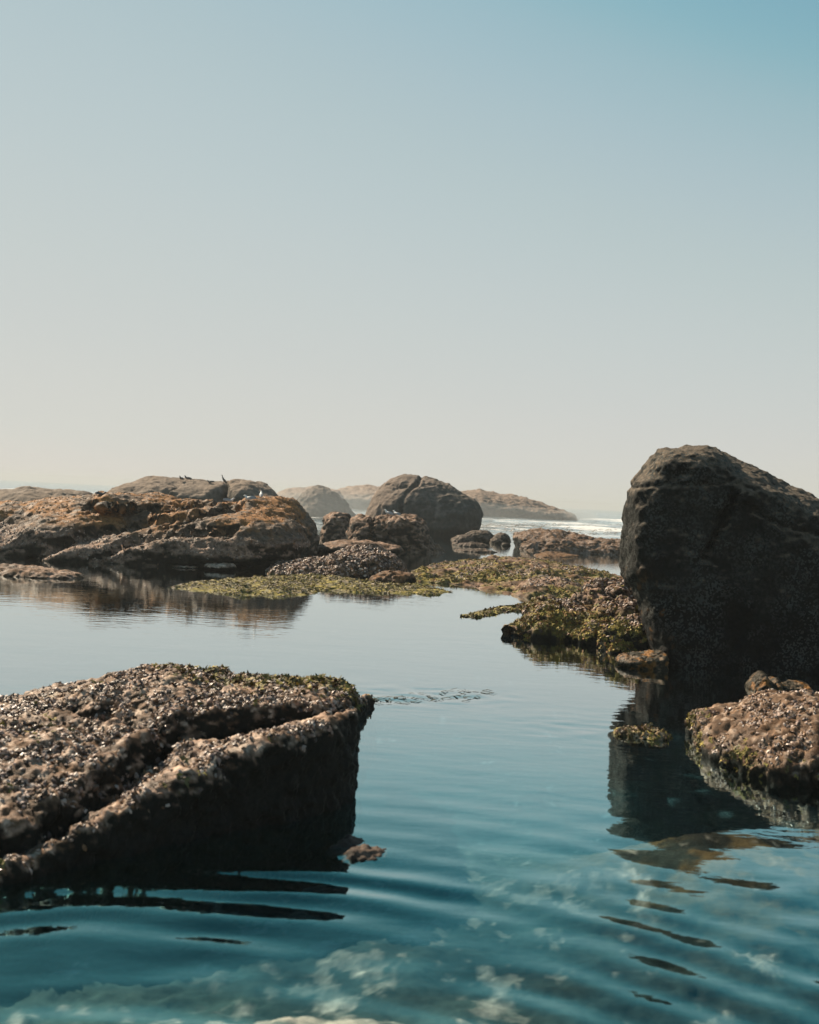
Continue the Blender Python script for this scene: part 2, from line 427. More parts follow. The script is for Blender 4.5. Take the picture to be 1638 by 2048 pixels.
me = to_mesh('sea_bed', V, F); set_col(me, C.clip(.01, .8))
M_bed = tinted('sea_bed_rock', (0.9, 1.0), 0.35, 9, 14, 0.5, 0.03, spec=.1)
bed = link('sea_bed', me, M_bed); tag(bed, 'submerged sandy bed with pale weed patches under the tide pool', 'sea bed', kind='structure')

# ------------------------------------------------------------------ water: one body, the pool in front and the sea behind
gy = np.concatenate([np.arange(-3, 4, .2), np.arange(4, 9, .028)])
yy = [9.0]
while yy[-1] < 1500: yy.append(yy[-1] + max(.04, (.0065 if yy[-1] < 70 else .014) * yy[-1]))
gy = np.concatenate([gy, yy])
xr = [8.0]
while xr[-1] < 1500: xr.append(xr[-1] * 1.035)
gx = np.concatenate([-np.array(xr)[::-1], np.arange(-7.95, 7.99, .07), np.array(xr)])
X, Y, F = grid(gx, gy)
P3 = np.stack([X, Y, X * 0], 1)
near = np.exp(-np.maximum(Y - 4, 0) / 30)
cx, cyy = -1.2, 2.1
r_ = np.hypot(X - cx, Y - cyy) + .16 * perlin(P3 * (.5, .5, 1)) + .05 * perlin(P3 * (1.4, 1.4, 1) + 3)
env = (ss(6.0, 4.1, r_) + .35 * ss(8.5, 5.5, r_)) * (.6 + 1.1 * perlin(P3 * (.8, .8, 1) + 4)).clip(.05, 1.6)
Z = .0062 * env * np.sin(2 * math.pi * (r_ / .46 + .08 * r_ ** 1.3))
r2 = np.hypot(X - 4.5, Y - 3.0) + .15 * perlin(P3 * (.6, .6, 1) + 9)
Z += .0030 * ss(7.5, 4.0, r2) * np.sin(2 * math.pi * r2 / .62) * (.6 + perlin(P3 * .7 + 6)).clip(0, 1.4)
Z += .0060 * ss(10, 6, Y) * perlin(P3 * (1.1, 2.2, 1) + 2) + .0030 * ss(9, 5.5, Y) * perlin(P3 * (2.4, 4.2, 1) + 5)
Z += .0008 * ss(9, 5.5, Y) * perlin(P3 * (4.2, 6.5, 1) + 1)
Z += .0024 * ss(40, 6, Y) * perlin(P3 * (.7, 1.5, 1) + 7)
for (a, b, rad, amp) in ((880, 1390, .8, .016), (770, 1398, .5, .014), (1180, 1458, .9, .006), (1000, 1215, 1.2, .006), (960, 1285, 1.5, .003)):
    c = W(a, b); g = np.exp(-(((X - c[0]) / rad) ** 2 + ((Y - c[1]) / (rad * .7)) ** 2))
    Z += amp * g * fbm(P3 * (2.6, 4.4, 1), 2)
sea = ss(62, 95, Y)
Z += sea * (.10 * fbm(P3 * (.10, .35, 1), 3))
foam = np.zeros_like(X)
for (Yc, amp, wd, x0, x1, ph) in ((92, .30, 1.6, 8, 60, .3), (118, .45, 2.5, 12, 90, 1.7), (150, .55, 3.5, -20, 120, 2.5), (205, .9, 4, 26, 200, .9), (135, .5, 3, -60, -8, 3.3), (240, .7, 5, -160, -60, 0)):
    yc = Yc + 5 * perlin(np.stack([X * .04, X * 0 + ph, X * 0], 1)) * Yc / 100
    mx_ = ss(x0, x0 + 10, X) * ss(x1, x1 - 20, X) * (.6 + .6 * perlin(np.stack([X * .08, X * 0 + ph + 5, X * 0], 1)))
    ridge = np.exp(-((Y - yc) / wd) ** 2) * mx_
    Z += amp * ridge; foam = np.maximum(foam, 1.2 * np.exp(-((Y - yc + wd * .6) / (wd * 1.3)) ** 2) * mx_)
foam = np.maximum(foam, .75 * sea * ss(260, 120, Y) * ss(-.25, .5, fbm(P3 * (.07, .22, 1) + 3, 4)))
nx_, ny_ = len(gx), len(gy)
V = np.stack([X, Y, Z], 1)
# close the body: skirt and floor well below the bed
ids = np.arange(nx_ * ny_).reshape(nx_, ny_)
rim = np.concatenate([ids[:, 0], ids[-1, 1:], ids[-2::-1, -1], ids[0, -2:0:-1]])
low = V[rim].copy(); low[:, 2] = -9; k0 = len(V); nr = len(rim)
Vb = np.concatenate([V, low]); a = np.arange(nr); b = (a + 1) % nr
Fb = np.concatenate([F, np.stack([rim[b], rim[a], k0 + a, k0 + b], 1)])
me = bpy.data.meshes.new('water')
me = to_mesh('water', Vb, Fb)
import bmesh
bm = bmesh.new(); bm.from_mesh(me); bm.verts.ensure_lookup_table()
bm.faces.new([bm.verts[int(k0 + i)] for i in a[::-1]]); bm.to_mesh(me); bm.free()
set_col(me, np.stack([np.concatenate([q, np.zeros(nr)]) for q in (foam, ss(60, 110, Y), foam * 0)], 1), 'foam')
ma, t, out, N, L = nodes('sea_water')
co = N('TexCoord'); at = N('VertexColor', layer_name='foam')
mp = N('Mapping'); mp.inputs['Scale'].default_value = (1.0, 2.2, 1.0); L(co.outputs['Object'], mp.inputs['Vector'])
nz1 = N('TexNoise'); nz1.inputs['Scale'].default_value = 2.2; nz1.inputs['Detail'].default_value = 3; L(mp.outputs[0], nz1.inputs['Vector'])
sx = N('SeparateColor'); L(at.outputs['Color'], sx.inputs[0]); at_r, at_g = sx.outputs[0], sx.outputs[1]
nzs = N('TexNoise'); nzs.inputs['Scale'].default_value = .7; nzs.inputs['Detail'].default_value = 4; L(mp.outputs[0], nzs.inputs['Vector'])
hs = N('Math', operation='MULTIPLY'); L(nzs.outputs['Fac'], hs.inputs[0]); L(at_g, hs.inputs[1])
bps = N('Bump'); bps.inputs['Strength'].default_value = .5; bps.inputs['Distance'].default_value = .35; L(hs.outputs[0], bps.inputs['Height'])
bp = N('Bump'); bp.inputs['Strength'].default_value = 0.25; bp.inputs['Distance'].default_value = .012; L(nz1.outputs['Fac'], bp.inputs['Height']); L(bps.outputs[0], bp.inputs['Normal'])
lw = N('LayerWeight'); lw.inputs['Blend'].default_value = .5; L(bp.outputs[0], lw.inputs['Normal'])
fr = N('FloatCurve'); fc = fr.mapping.curves[0]      # reflectance of gently rippled water against how grazing the view is
setc(fc, [(0, .02), (.5, .06), (.625, .23), (.724, .53), (.79, .68), (.863, .82), (.95, .94), (1, 1)]); fr.mapping.update(); L(lw.outputs['Facing'], fr.inputs['Value'])
tn = N('MapRange'); tn.inputs['From Min'].default_value = .62; tn.inputs['From Max'].default_value = .82; L(lw.outputs['Facing'], tn.inputs['Value'])
tc = N('Mix', data_type='RGBA'); L(tn.outputs[0], tc.inputs['Factor']); tc.inputs['A'].default_value = (.30, .93, 1, 1); tc.inputs['B'].default_value = (.95, 1, 1, 1)
gl = N('BsdfGlossy'); gl.inputs['Roughness'].default_value = 0.01; L(tc.outputs['Result'], gl.inputs['Color']); L(bp.outputs[0], gl.inputs['Normal'])
tr = N('BsdfTransparent'); tr.inputs['Color'].default_value = (1, 1, 1, 1)
mx = N('MixShader'); L(fr.outputs[0], mx.inputs[0]); L(tr.outputs[0], mx.inputs[1]); L(gl.outputs[0], mx.inputs[2])
fo = N('BsdfDiffuse'); fo.inputs['Color'].default_value = (.58, .59, .58, 1)
mpf = N('Mapping'); mpf.inputs['Scale'].default_value = (.35, 1.2, 1); L(co.outputs['Object'], mpf.inputs['Vector'])
nf = N('TexNoise'); nf.inputs['Scale'].default_value = 1.0; nf.inputs['Detail'].default_value = 8; nf.inputs['Roughness'].default_value = .7; L(mpf.outputs[0], nf.inputs['Vector'])
ad = N('Math', operation='MULTIPLY_ADD'); L(at_r, ad.inputs[0]); ad.inputs[1].default_value = .62; L(nf.outputs['Fac'], ad.inputs[2])
fm = N('MapRange'); fm.inputs['From Min'].default_value = .78; fm.inputs['From Max'].default_value = 1.0; L(ad.outputs[0], fm.inputs['Value'])
gt = N('Math', operation='MULTIPLY'); L(fm.outputs[0], gt.inputs[0])
st_ = N('Math', operation='GREATER_THAN'); L(at_r, st_.inputs[0]); st_.inputs[1].default_value = .02; L(st_.outputs[0], gt.inputs[1])
mx2 = N('MixShader'); L(gt.outputs[0], mx2.inputs[0]); L(mx.outputs[0], mx2.inputs[1]); L(fo.outputs[0], mx2.inputs[2])
L(mx2.outputs[0], out.inputs['Surface'])
va = N('VolumeAbsorption'); va.inputs['Color'].default_value = (.56, .78, .85, 1); va.inputs['Density'].default_value = 1.0
L(va.outputs[0], out.inputs['Volume'])
water = link('water', me, ma); tag(water, 'calm tide pool running out into the foaming sea', 'water', kind='structure')

#@@ROCKS
def zc(lo_, hi_): return lambda V: ss(lo_, hi_, V[:, 2])
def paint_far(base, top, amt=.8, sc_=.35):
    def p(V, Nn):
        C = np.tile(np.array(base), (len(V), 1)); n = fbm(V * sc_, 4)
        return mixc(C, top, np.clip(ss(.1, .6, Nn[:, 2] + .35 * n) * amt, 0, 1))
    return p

# near left slab ---------------------------------------------------
def tps(pts):                         # smooth height surface through (pixel x, pixel y, height) marks
    q = np.array([W(x, y, z) for x, y, z in pts]); n = len(q)
    def U(r2): return np.where(r2 > 1e-9, r2 * np.log(r2 + 1e-12), 0)
    K = U(((q[:, None, :2] - q[None, :, :2]) ** 2).sum(-1)) + .02 * np.eye(n)
    Pm = np.concatenate([np.ones((n, 1)), q[:, :2]], 1)
    Mx = np.block([[K, Pm], [Pm.T, np.zeros((3, 3))]])
    c = np.linalg.solve(Mx, np.concatenate([q[:, 2], np.zeros(3)]))
    def f(x, y):
        o = c[n] + c[n + 1] * x + c[n + 2] * y
        for i in range(n): o = o + c[i] * U((x - q[i, 0]) ** 2 + (y - q[i, 1]) ** 2)
        return o
    return f
LIP = [(-60, 1750, .10), (82, 1690, .19), (200, 1640, .27), (300, 1590, .36), (440, 1532, .48), (560, 1482, .62), (672, 1436, .73)]
hF = tps(LIP + [(82, 1655, .17), (300, 1510, .38), (420, 1478, .47), (560, 1448, .58), (650, 1424, .70)])
hB = tps([(-60, 1690, .20), (82, 1640, .28), (200, 1570, .42), (280, 1512, .50), (82, 1500, .50), (82, 1430, .52), (250, 1450, .54), (-80, 1550, .40), (370, 1440, .63), (500, 1430, .68), (600, 1412, .72),
          (200, 1362, .64), (300, 1340, .72), (450, 1352, .68), (560, 1362, .64), (640, 1368, .55), (690, 1388, .34), (712, 1390, .10), (745, 1391, .03), (82, 1385, .52), (-80, 1400, .45), (400, 1395, .70), (250, 1390, .66)])
def P2(l): return [tuple(W(*q)[:2]) for q in l]
STEP = P2([(-80, 1725, .12), (60, 1668, .2), (160, 1612, .3), (260, 1535, .42), (330, 1483, .46), (470, 1463, .53), (570, 1444, .6), (650, 1418, .72), (720, 1385, .72)])
BEHIND = STEP + [(3, 16), (-9, 16), (-9, 5)]
slab_poly = P2(LIP) + P2([(702, 1434, .64), (702, 1408, .45), (694, 1397, .38), (748, 1391, .03), (690, 1382, .36), (600, 1362, .62), (450, 1349, .68), (300, 1338, .72), (210, 1350, .65), (82, 1380, .52), (-120, 1395, .45)]) + [(-7, 8), (-5, 5.4)]
def slab_top(x, y, d2):
    x, y = np.broadcast_arrays(x, y)
    P = np.stack([x.ravel(), y.ravel(), x.ravel() * 0], 1)
    n = fbm(P * 1.1 + 3, 3).reshape(x.shape)
    sd_ = -polysdf(x, y, BEHIND) + .10 * n
    z = hF(x, y) - .12 * np.exp(-(sd_ / .15) ** 2)
    z = z + (hB(x, y) - z) * ss(-.01, .07, sd_)
    cr_ = linedist(x, y, P2([(110, 1428, .5), (250, 1443, .54), (330, 1480, .5)]))
    return np.clip(z - .12 * np.exp(-(cr_ / .09) ** 2) + .03 * n, -.4, 1.0)
def slab_lid(V):                      # 1 on the top of the slab, 0 on its walls
    h = np.concatenate([slab_top(V[i:i + 60000, 0], V[i:i + 60000, 1], None) for i in range(0, len(V), 60000)])
    return ss(-.17, -.08, V[:, 2] - h)
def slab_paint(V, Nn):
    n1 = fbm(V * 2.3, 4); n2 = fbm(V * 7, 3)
    up = ss(.35, .7, Nn[:, 2] + .2 * n2) * slab_lid(V)  # crust colours on top only; walls stay near black, their shade painted in
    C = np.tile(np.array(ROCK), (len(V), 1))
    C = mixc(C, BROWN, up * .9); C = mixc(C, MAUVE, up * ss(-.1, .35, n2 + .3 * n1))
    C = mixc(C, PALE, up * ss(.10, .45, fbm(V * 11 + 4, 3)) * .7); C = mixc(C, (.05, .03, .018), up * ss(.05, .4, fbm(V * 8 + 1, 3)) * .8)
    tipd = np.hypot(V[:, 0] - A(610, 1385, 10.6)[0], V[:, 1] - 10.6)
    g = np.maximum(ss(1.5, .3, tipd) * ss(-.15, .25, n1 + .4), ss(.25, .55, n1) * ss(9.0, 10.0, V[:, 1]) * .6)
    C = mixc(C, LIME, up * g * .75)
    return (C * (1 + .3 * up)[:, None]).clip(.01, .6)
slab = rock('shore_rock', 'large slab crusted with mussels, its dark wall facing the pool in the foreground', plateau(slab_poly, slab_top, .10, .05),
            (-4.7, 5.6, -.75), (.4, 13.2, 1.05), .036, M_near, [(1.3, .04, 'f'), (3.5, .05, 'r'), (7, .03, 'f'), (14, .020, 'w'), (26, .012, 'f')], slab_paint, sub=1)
scatter(slab[0], 'mussel_bed', slab, 17000, lambda c, n: ss(.40, .7, n[:, 2]) * slab_lid(c) * (c[:, 2] > .03) * (.05 + ss(-.15, .3, fbm(c * 3, 3))) , SHELL, (.022, .062), MUSSELS, M_shell, lift=.02, lean=1.3)
scatter(slab[0], 'seaweed_tufts', slab, 2500, lambda c, n: ss(.3, .6, n[:, 2]) * slab_lid(c) * (c[:, 2] > .0) * (ss(1.8, .2, np.hypot(c[:, 0] - A(610, 1385, 10.6)[0], c[:, 1] - 10.6)) + .06 * ss(.1, .5, fbm(c * 2.3, 4))), TUFTS, (.03, .07), [LIME, GREEN, OLIVE, BROWN], M_weed, seed=3)

def blob(name, label, parts, v, mat, paint, disp, sub=1, zlo=-.7, k=.1, cat='rock', group=None, grooves=()):
    fs = []; lo = np.array([1e9, 1e9]); hi = np.array([-1e9, -1e9, -1e9])
    for p in parts:
        fs.append(ell(*p)); c = A(p[0], p[1], p[2]); s = p[2] / FPX
        rr = max(p[3] * s, p[5]) if len(p) > 6 else None
        rx = rr if rr else p[3] * s; ry = rr if rr else p[5]
        lo = np.minimum(lo, (c[0] - rx, c[1] - ry)); hi = np.maximum(hi, (c[0] + rx, c[1] + ry, c[2] + max(p[4] * s, rr * .5 if rr and len(p) > 7 else 0)))
    mg = v * 3 + .1
    return rock(name, label, union(fs, k), (lo[0] - mg, lo[1] - mg, zlo), (hi[0] + mg, hi[1] + mg, hi[2] + mg), v, mat, disp, paint, sub, grooves, cat, group)

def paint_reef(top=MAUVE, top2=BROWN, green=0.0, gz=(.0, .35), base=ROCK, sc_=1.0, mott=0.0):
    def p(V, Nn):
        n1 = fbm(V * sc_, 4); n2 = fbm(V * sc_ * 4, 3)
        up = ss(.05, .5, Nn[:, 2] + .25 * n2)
        C = np.tile(np.array(base), (len(V), 1))  # default base paints shade into the steep faces
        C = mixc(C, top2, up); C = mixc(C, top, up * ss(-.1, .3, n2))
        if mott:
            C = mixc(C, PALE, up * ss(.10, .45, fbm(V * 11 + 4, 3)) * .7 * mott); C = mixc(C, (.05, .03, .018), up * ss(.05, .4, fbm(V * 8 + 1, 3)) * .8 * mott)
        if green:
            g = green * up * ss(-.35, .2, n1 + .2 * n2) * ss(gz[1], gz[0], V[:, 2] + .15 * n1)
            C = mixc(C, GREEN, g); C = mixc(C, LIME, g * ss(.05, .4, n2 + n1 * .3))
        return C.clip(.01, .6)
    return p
D_NEAR = [(1.5, .05, 'f'), (5, .05, 'r'), (12, .03, 'w')]
D_SM = [(1.2, .08, 'f'), (3, .10, 'r'), (7, .04, 'f')]
D_MID = [(.5, .16, 'f'), (1.4, .12, 'r'), (4.5, .06, 'f')]

blob('shore_rock', 'small wet ledge glittering at the foot of the mussel slab', [(735, 1706, 7.35, 34, 9, .13), (700, 1706, 7.5, 44, 10, .2)], .02, M_near, paint_reef((.09, .065, .05), (.03, .024, .02)), [(5, .05, 'f'), (14, .03, 'w')], zlo=-.3)
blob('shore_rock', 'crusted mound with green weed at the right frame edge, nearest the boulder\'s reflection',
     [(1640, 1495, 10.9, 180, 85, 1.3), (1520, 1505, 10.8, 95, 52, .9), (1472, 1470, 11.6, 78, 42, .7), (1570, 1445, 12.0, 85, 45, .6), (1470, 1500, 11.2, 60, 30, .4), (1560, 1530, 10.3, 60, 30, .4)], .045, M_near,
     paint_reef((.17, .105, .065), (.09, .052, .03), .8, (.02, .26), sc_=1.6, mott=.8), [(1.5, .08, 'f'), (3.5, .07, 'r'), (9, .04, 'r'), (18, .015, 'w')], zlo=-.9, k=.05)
rk = list(ROCKS.values())[-1]
scatter(rk[0], 'mussel_bed', rk, 3500, lambda c, n: ss(.1, .5, n[:, 2]) * (c[:, 2] > .02) * (.05 + ss(-.1, .3, fbm(c * 2.5, 3))), SHELL, (.025, .06), MUSSELS, M_shell, lean=1.1, seed=5)
scatter(rk[0], 'seaweed_tufts', rk, 1500, lambda c, n: ss(.1, .5, n[:, 2]) * (c[:, 2] > 0) * ss(.3, .05, c[:, 2]) * (.04 + ss(.0, .35, fbm(c * 1.6, 4))), TUFTS, (.025, .055), [LIME, GREEN, OLIVE, BROWN], M_weed, seed=6)
blob('shore_rock', 'low weedy ledge awash left of the crusted mound', [(1266, 1470, 11.75, 40, 7, .16), (1298, 1476, 11.6, 20, 6, .12)], .02, M_near, paint_reef(TAN, BROWN, .8, (0, .2), sc_=3, mott=1), [(4, .06, 'f'), (10, .04, 'r'), (18, .02, 'w')], zlo=-.3)
rk = list(ROCKS.values())[-1]
scatter(rk[0], 'seaweed_tufts', rk, 350, lambda c, n: ss(.1, .5, n[:, 2]) * (c[:, 2] > -.02), TUFTS, (.025, .055), [LIME, OLIVE, BROWN, TAN], M_weed, seed=33)

# big right boulder ------------------------------------------------
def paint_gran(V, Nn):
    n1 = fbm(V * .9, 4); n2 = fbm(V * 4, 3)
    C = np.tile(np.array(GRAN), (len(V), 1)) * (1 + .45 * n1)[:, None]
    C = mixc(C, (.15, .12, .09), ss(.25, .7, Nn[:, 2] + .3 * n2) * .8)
    C = mixc(C, (.009, .009, .008), ss(1.7, .7, V[:, 2] + .5 * n1) * .9)  # wet foot carried up the flank, painted black to keep its reflection dark
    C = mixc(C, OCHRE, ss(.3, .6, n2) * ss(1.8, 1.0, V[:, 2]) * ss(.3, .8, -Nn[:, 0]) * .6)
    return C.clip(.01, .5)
BIG = [(1252, 1150), (1250, 1085), (1257, 1010), (1263, 985), (1279, 955), (1299, 925), (1314, 898), (1351, 892), (1416, 887), (1436, 893), (1476, 920), (1512, 940), (1552, 963), (1620, 998), (1700, 1050), (1770, 1140), (1800, 1300), (1780, 1520), (1316, 1520), (1311, 1400), (1304, 1310), (1297, 1260), (1284, 1200), (1268, 1165)]
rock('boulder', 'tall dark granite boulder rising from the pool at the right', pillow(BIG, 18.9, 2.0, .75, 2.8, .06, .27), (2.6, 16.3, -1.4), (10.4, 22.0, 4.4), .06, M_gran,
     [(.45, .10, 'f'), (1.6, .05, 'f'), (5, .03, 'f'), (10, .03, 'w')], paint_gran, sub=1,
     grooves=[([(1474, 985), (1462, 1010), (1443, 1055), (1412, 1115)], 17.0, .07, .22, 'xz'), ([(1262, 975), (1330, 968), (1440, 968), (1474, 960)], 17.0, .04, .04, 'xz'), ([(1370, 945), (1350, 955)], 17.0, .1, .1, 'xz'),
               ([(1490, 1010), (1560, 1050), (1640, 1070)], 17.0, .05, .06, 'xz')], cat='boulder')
EDGE = lambda V, Nn: mixc(mixc(np.tile(np.array((.03, .026, .018)), (len(V), 1)), (.17, .12, .08), ss(.0, .5, fbm(V * 9, 3)) * ss(-.2, .5, Nn[:, 2])), (.24, .11, .03), ss(.15, .5, fbm(V * 6 + 3, 3)) * .8)
rock('shore_rock', 'small wedge shaped rock mirrored in the pool at the big boulder\'s foot', pillow([(1234, 1322), (1250, 1311), (1290, 1307), (1326, 1305), (1329, 1322), (1326, 1350), (1290, 1345)], 16.9, .4, .1, 2.5), (3.1, 16.3, -.3), (4.5, 17.6, .5), .026, M_near, [(3, .03, 'f'), (9, .03, 'r'), (20, .015, 'w')], EDGE, 1)
rock('shore_rock', 'little jagged brown edged rock in the boulder\'s shade by the right frame edge', pillow([(1499, 1376), (1510, 1360), (1521, 1346), (1528, 1361), (1538, 1366), (1548, 1355), (1558, 1370), (1610, 1368), (1620, 1400), (1500, 1400)], 15.2, .3, .1, 2.3), (4.6, 14.6, -.3), (6.0, 15.8, .5), .024, M_near, [(3, .03, 'f'), (9, .03, 'r'), (20, .015, 'w')], EDGE, 1)
# weedy shore below the boulder
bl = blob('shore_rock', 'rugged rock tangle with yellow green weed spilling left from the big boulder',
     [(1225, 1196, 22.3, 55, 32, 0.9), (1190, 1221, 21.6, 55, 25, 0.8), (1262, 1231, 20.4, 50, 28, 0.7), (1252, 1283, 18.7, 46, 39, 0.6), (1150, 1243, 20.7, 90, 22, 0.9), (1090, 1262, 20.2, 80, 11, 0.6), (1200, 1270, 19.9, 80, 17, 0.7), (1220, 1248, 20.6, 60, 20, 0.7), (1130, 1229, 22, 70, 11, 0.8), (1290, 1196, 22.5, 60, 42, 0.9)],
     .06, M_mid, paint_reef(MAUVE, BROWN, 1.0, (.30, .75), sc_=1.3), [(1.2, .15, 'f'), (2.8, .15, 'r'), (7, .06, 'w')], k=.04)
scatter(bl[0], 'seaweed_tufts', bl, 9000, lambda c, n: ss(.2, .6, n[:, 2]) * (c[:, 2] > -.02) * (ss(.6, .2, c[:, 2]) * ss(-.15, .15, fbm(c * 1.3, 4)) + .02), TUFTS, (.04, .08), [LIME, LIME, GREEN, OLIVE, OCHRE], M_weed, seed=8)
scatter(bl[0], 'mussel_bed', bl, 6000, lambda c, n: ss(-.1, .5, n[:, 2]) * ss(.1, .5, c[:, 2]) * ss(-.2, .3, fbm(c * 1.5 + 4, 3)), SHELL, (.05, .11), MUSSELS, M_crust, lean=1.2, seed=9)

def flat(name, label, pts, h, v, paint, disp, noise=.12, slope=.9, zlo=-.5, mat=None, under=0.0, k=.06, extra=None):
    poly = WP(pts); a = np.array(poly)
    def top(x, y, d2):
        x, y = np.broadcast_arrays(x, y)
        P = np.stack([x.ravel(), y.ravel(), x.ravel() * 0], 1)
        n = fbm(P * .8, 4).reshape(x.shape)
        z = h * ss(.15, -slope, d2) + noise * n * ss(.1, -.6, d2) - .02
        return z + (extra(x, y) if extra else 0)
    return rock(name, label, plateau(poly, top, k, under), (a[:, 0].min() - .4, a[:, 1].min() - .4, zlo), (a[:, 0].max() + .4, a[:, 1].max() + .4, h + noise * 1.5 + .9 * (extra is not None) + .2), v, mat or M_mid, disp, paint, 1)
G = paint_reef(TAN, OLIVE, 1.0, (.35, .6), base=(.17, .14, .07), sc_=1.5)
fl = flat('reef_flat', 'low green weed flat awash across the middle of the pool', [(330, 1174), (400, 1162), (480, 1156), (560, 1154), (650, 1153), (720, 1160), (790, 1168), (870, 1177), (915, 1184), (880, 1191), (800, 1188), (700, 1185), (645, 1183), (622, 1191), (560, 1194), (470, 1192), (400, 1185)], .10, .08, G, [(2, .05, 'f'), (7, .04, 'w')], .05, .8)
scatter(fl[0], 'seaweed_tufts', fl, 9000, lambda c, n: ss(.2, .6, n[:, 2]) * (c[:, 2] > -.01) * (.15 + ss(-.3, .2, fbm(c * .8, 4))), TUFTS, (.04, .085), [LIME, LIME, (.26, .22, .12), OLIVE, TAN], M_weed, seed=10)
fl = flat('reef_flat', 'thin weed tongue awash left of the rugged rock tangle', [(915, 1233), (960, 1222), (1010, 1212), (1060, 1205), (1100, 1208), (1075, 1222), (1010, 1226), (960, 1236)], .03, .06, G, [(2, .03, 'f'), (7, .03, 'w')], .05, .4)
scatter(fl[0], 'seaweed_tufts', fl, 3500, lambda c, n: ss(.2, .6, n[:, 2]) * (c[:, 2] > -.03), TUFTS, (.05, .11), [LIME, GREEN, OLIVE, BROWN], M_weed, seed=11)
fl = flat('reef_flat', 'broad brown and green reef flat stretching to the big boulder', [(800, 1160), (830, 1142), (880, 1128), (960, 1123), (1060, 1126), (1150, 1138), (1210, 1150), (1260, 1160), (1320, 1170), (1260, 1190), (1150, 1197), (1080, 1199), (1030, 1192), (980, 1182), (930, 1170), (870, 1166)], .30, .11,
          paint_reef(MAUVE, BROWN, .9, (.15, .7), sc_=.6), [(1.0, .12, 'f'), (2.6, .09, 'r'), (7, .05, 'w')], .16, 2.6)
scatter(fl[0], 'seaweed_tufts', fl, 10000, lambda c, n: ss(.2, .6, n[:, 2]) * (c[:, 2] > 0) * (.03 + ss(-.2, .25, fbm(c * .6, 4)) * ss(.7, .2, c[:, 2])), TUFTS, (.05, .10), [LIME, LIME, (.22, .18, .07), OLIVE, OCHRE], M_weed, seed=12)
scatter(fl[0], 'mussel_bed', fl, 6000, lambda c, n: ss(.2, .6, n[:, 2]) * (c[:, 2] > .1) * ss(-.1, .3, fbm(c * .9 + 4, 3)), SHELL, (.05, .11), MUSSELS, M_crust, lean=1.2, seed=13)
bl = blob('shore_rock', 'lumpy brown rock ridge behind the green weed flat', [(700, 1142, 33, 95, 26, 1.4), (750, 1132, 33.5, 55, 26, 1.3), (640, 1150, 32.5, 80, 14, 1.2), (600, 1152, 32.8, 50, 8, 1.0), (720, 1120, 35, 50, 18, 1.2)], .09, M_mid, paint_reef(MAUVE, BROWN, .3), [(.9, .16, 'f'), (2.2, .14, 'r'), (6, .06, 'w')], k=.2)
scatter(bl[0], 'mussel_bed', bl, 7000, lambda c, n: ss(0, .5, n[:, 2]) * (c[:, 2] > .05), SHELL, (.07, .14), MUSSELS, M_crust, lean=1.2, seed=14)
blob('shore_rock', 'small round brown rock between the ridge and the green flat', [(795, 1158, 30.5, 36, 13, .5), (775, 1162, 30.2, 30, 8, .5)], .06, M_mid, paint_reef((.15, .08, .04), BROWN), [(1.5, .08, 'f'), (4, .09, 'r'), (9, .04, 'w')])

# left reef ---------------------------------------------------------
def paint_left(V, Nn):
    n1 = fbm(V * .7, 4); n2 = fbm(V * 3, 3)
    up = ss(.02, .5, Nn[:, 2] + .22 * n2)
    C = np.tile(np.array((.020, .018, .014)), (len(V), 1))  # near black on steep faces, their shade painted in
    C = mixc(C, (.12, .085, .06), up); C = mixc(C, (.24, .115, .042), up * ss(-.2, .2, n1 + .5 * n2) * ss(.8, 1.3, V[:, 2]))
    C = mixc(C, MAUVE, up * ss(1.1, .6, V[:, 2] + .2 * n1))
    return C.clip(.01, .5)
LEFT = [(-160, 1180), (-170, 1020), (0, 1010), (82, 1006), (140, 998), (190, 992), (240, 990), (300, 996), (345, 1006), (400, 1008), (470, 1000), (520, 996), (555, 1000), (585, 1010), (605, 1030), (620, 1058), (627, 1085), (616, 1125), (560, 1180)]
L_ = [pillow(LEFT, 38, 4.4, 1.6, 2.2, .5), ell(500, 1092, 35.2, 118, 56, 2.6), ell(340, 1092, 35.0, 150, 46, 2.4, 0, 6), ell(150, 1085, 36, 130, 60, 2.6), ell(262, 1012, 37.5, 82, 22, 2.6),
      ell(300, 1128, 33.6, 120, 22, .9), ell(150, 1122, 33.6, 80, 30, 1.1), ell(430, 1112, 33.3, 90, 20, .9), ell(440, 1050, 36, 170, 34, 2.2)]
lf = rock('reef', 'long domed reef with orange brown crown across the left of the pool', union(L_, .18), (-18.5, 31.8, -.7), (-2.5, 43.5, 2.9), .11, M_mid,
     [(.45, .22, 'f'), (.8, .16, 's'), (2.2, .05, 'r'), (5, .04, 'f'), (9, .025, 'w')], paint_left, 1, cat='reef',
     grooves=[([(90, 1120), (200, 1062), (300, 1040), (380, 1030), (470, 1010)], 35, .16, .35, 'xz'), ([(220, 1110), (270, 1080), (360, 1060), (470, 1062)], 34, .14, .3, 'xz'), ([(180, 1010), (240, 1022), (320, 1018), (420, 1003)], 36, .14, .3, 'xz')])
scatter(lf[0], 'turf_crust', lf, 7000, lambda c, n: ss(.1, .5, n[:, 2]) * ss(1.0, 1.3, c[:, 2]), SHELL, (.04, .085), [(.28, .14, .055), (.20, .105, .05), (.12, .07, .04), (.25, .17, .10)], M_crust, lean=1.2, seed=30)
scatter(lf[0], 'barnacle_crust', lf, 4500, lambda c, n: ss(.05, .5, n[:, 2]) * (c[:, 2] > .02) * ss(1.2, .7, c[:, 2]), SHELL, (.045, .09), MUSSELS + [(.26, .21, .18)], M_crust, lean=1.2, seed=31)
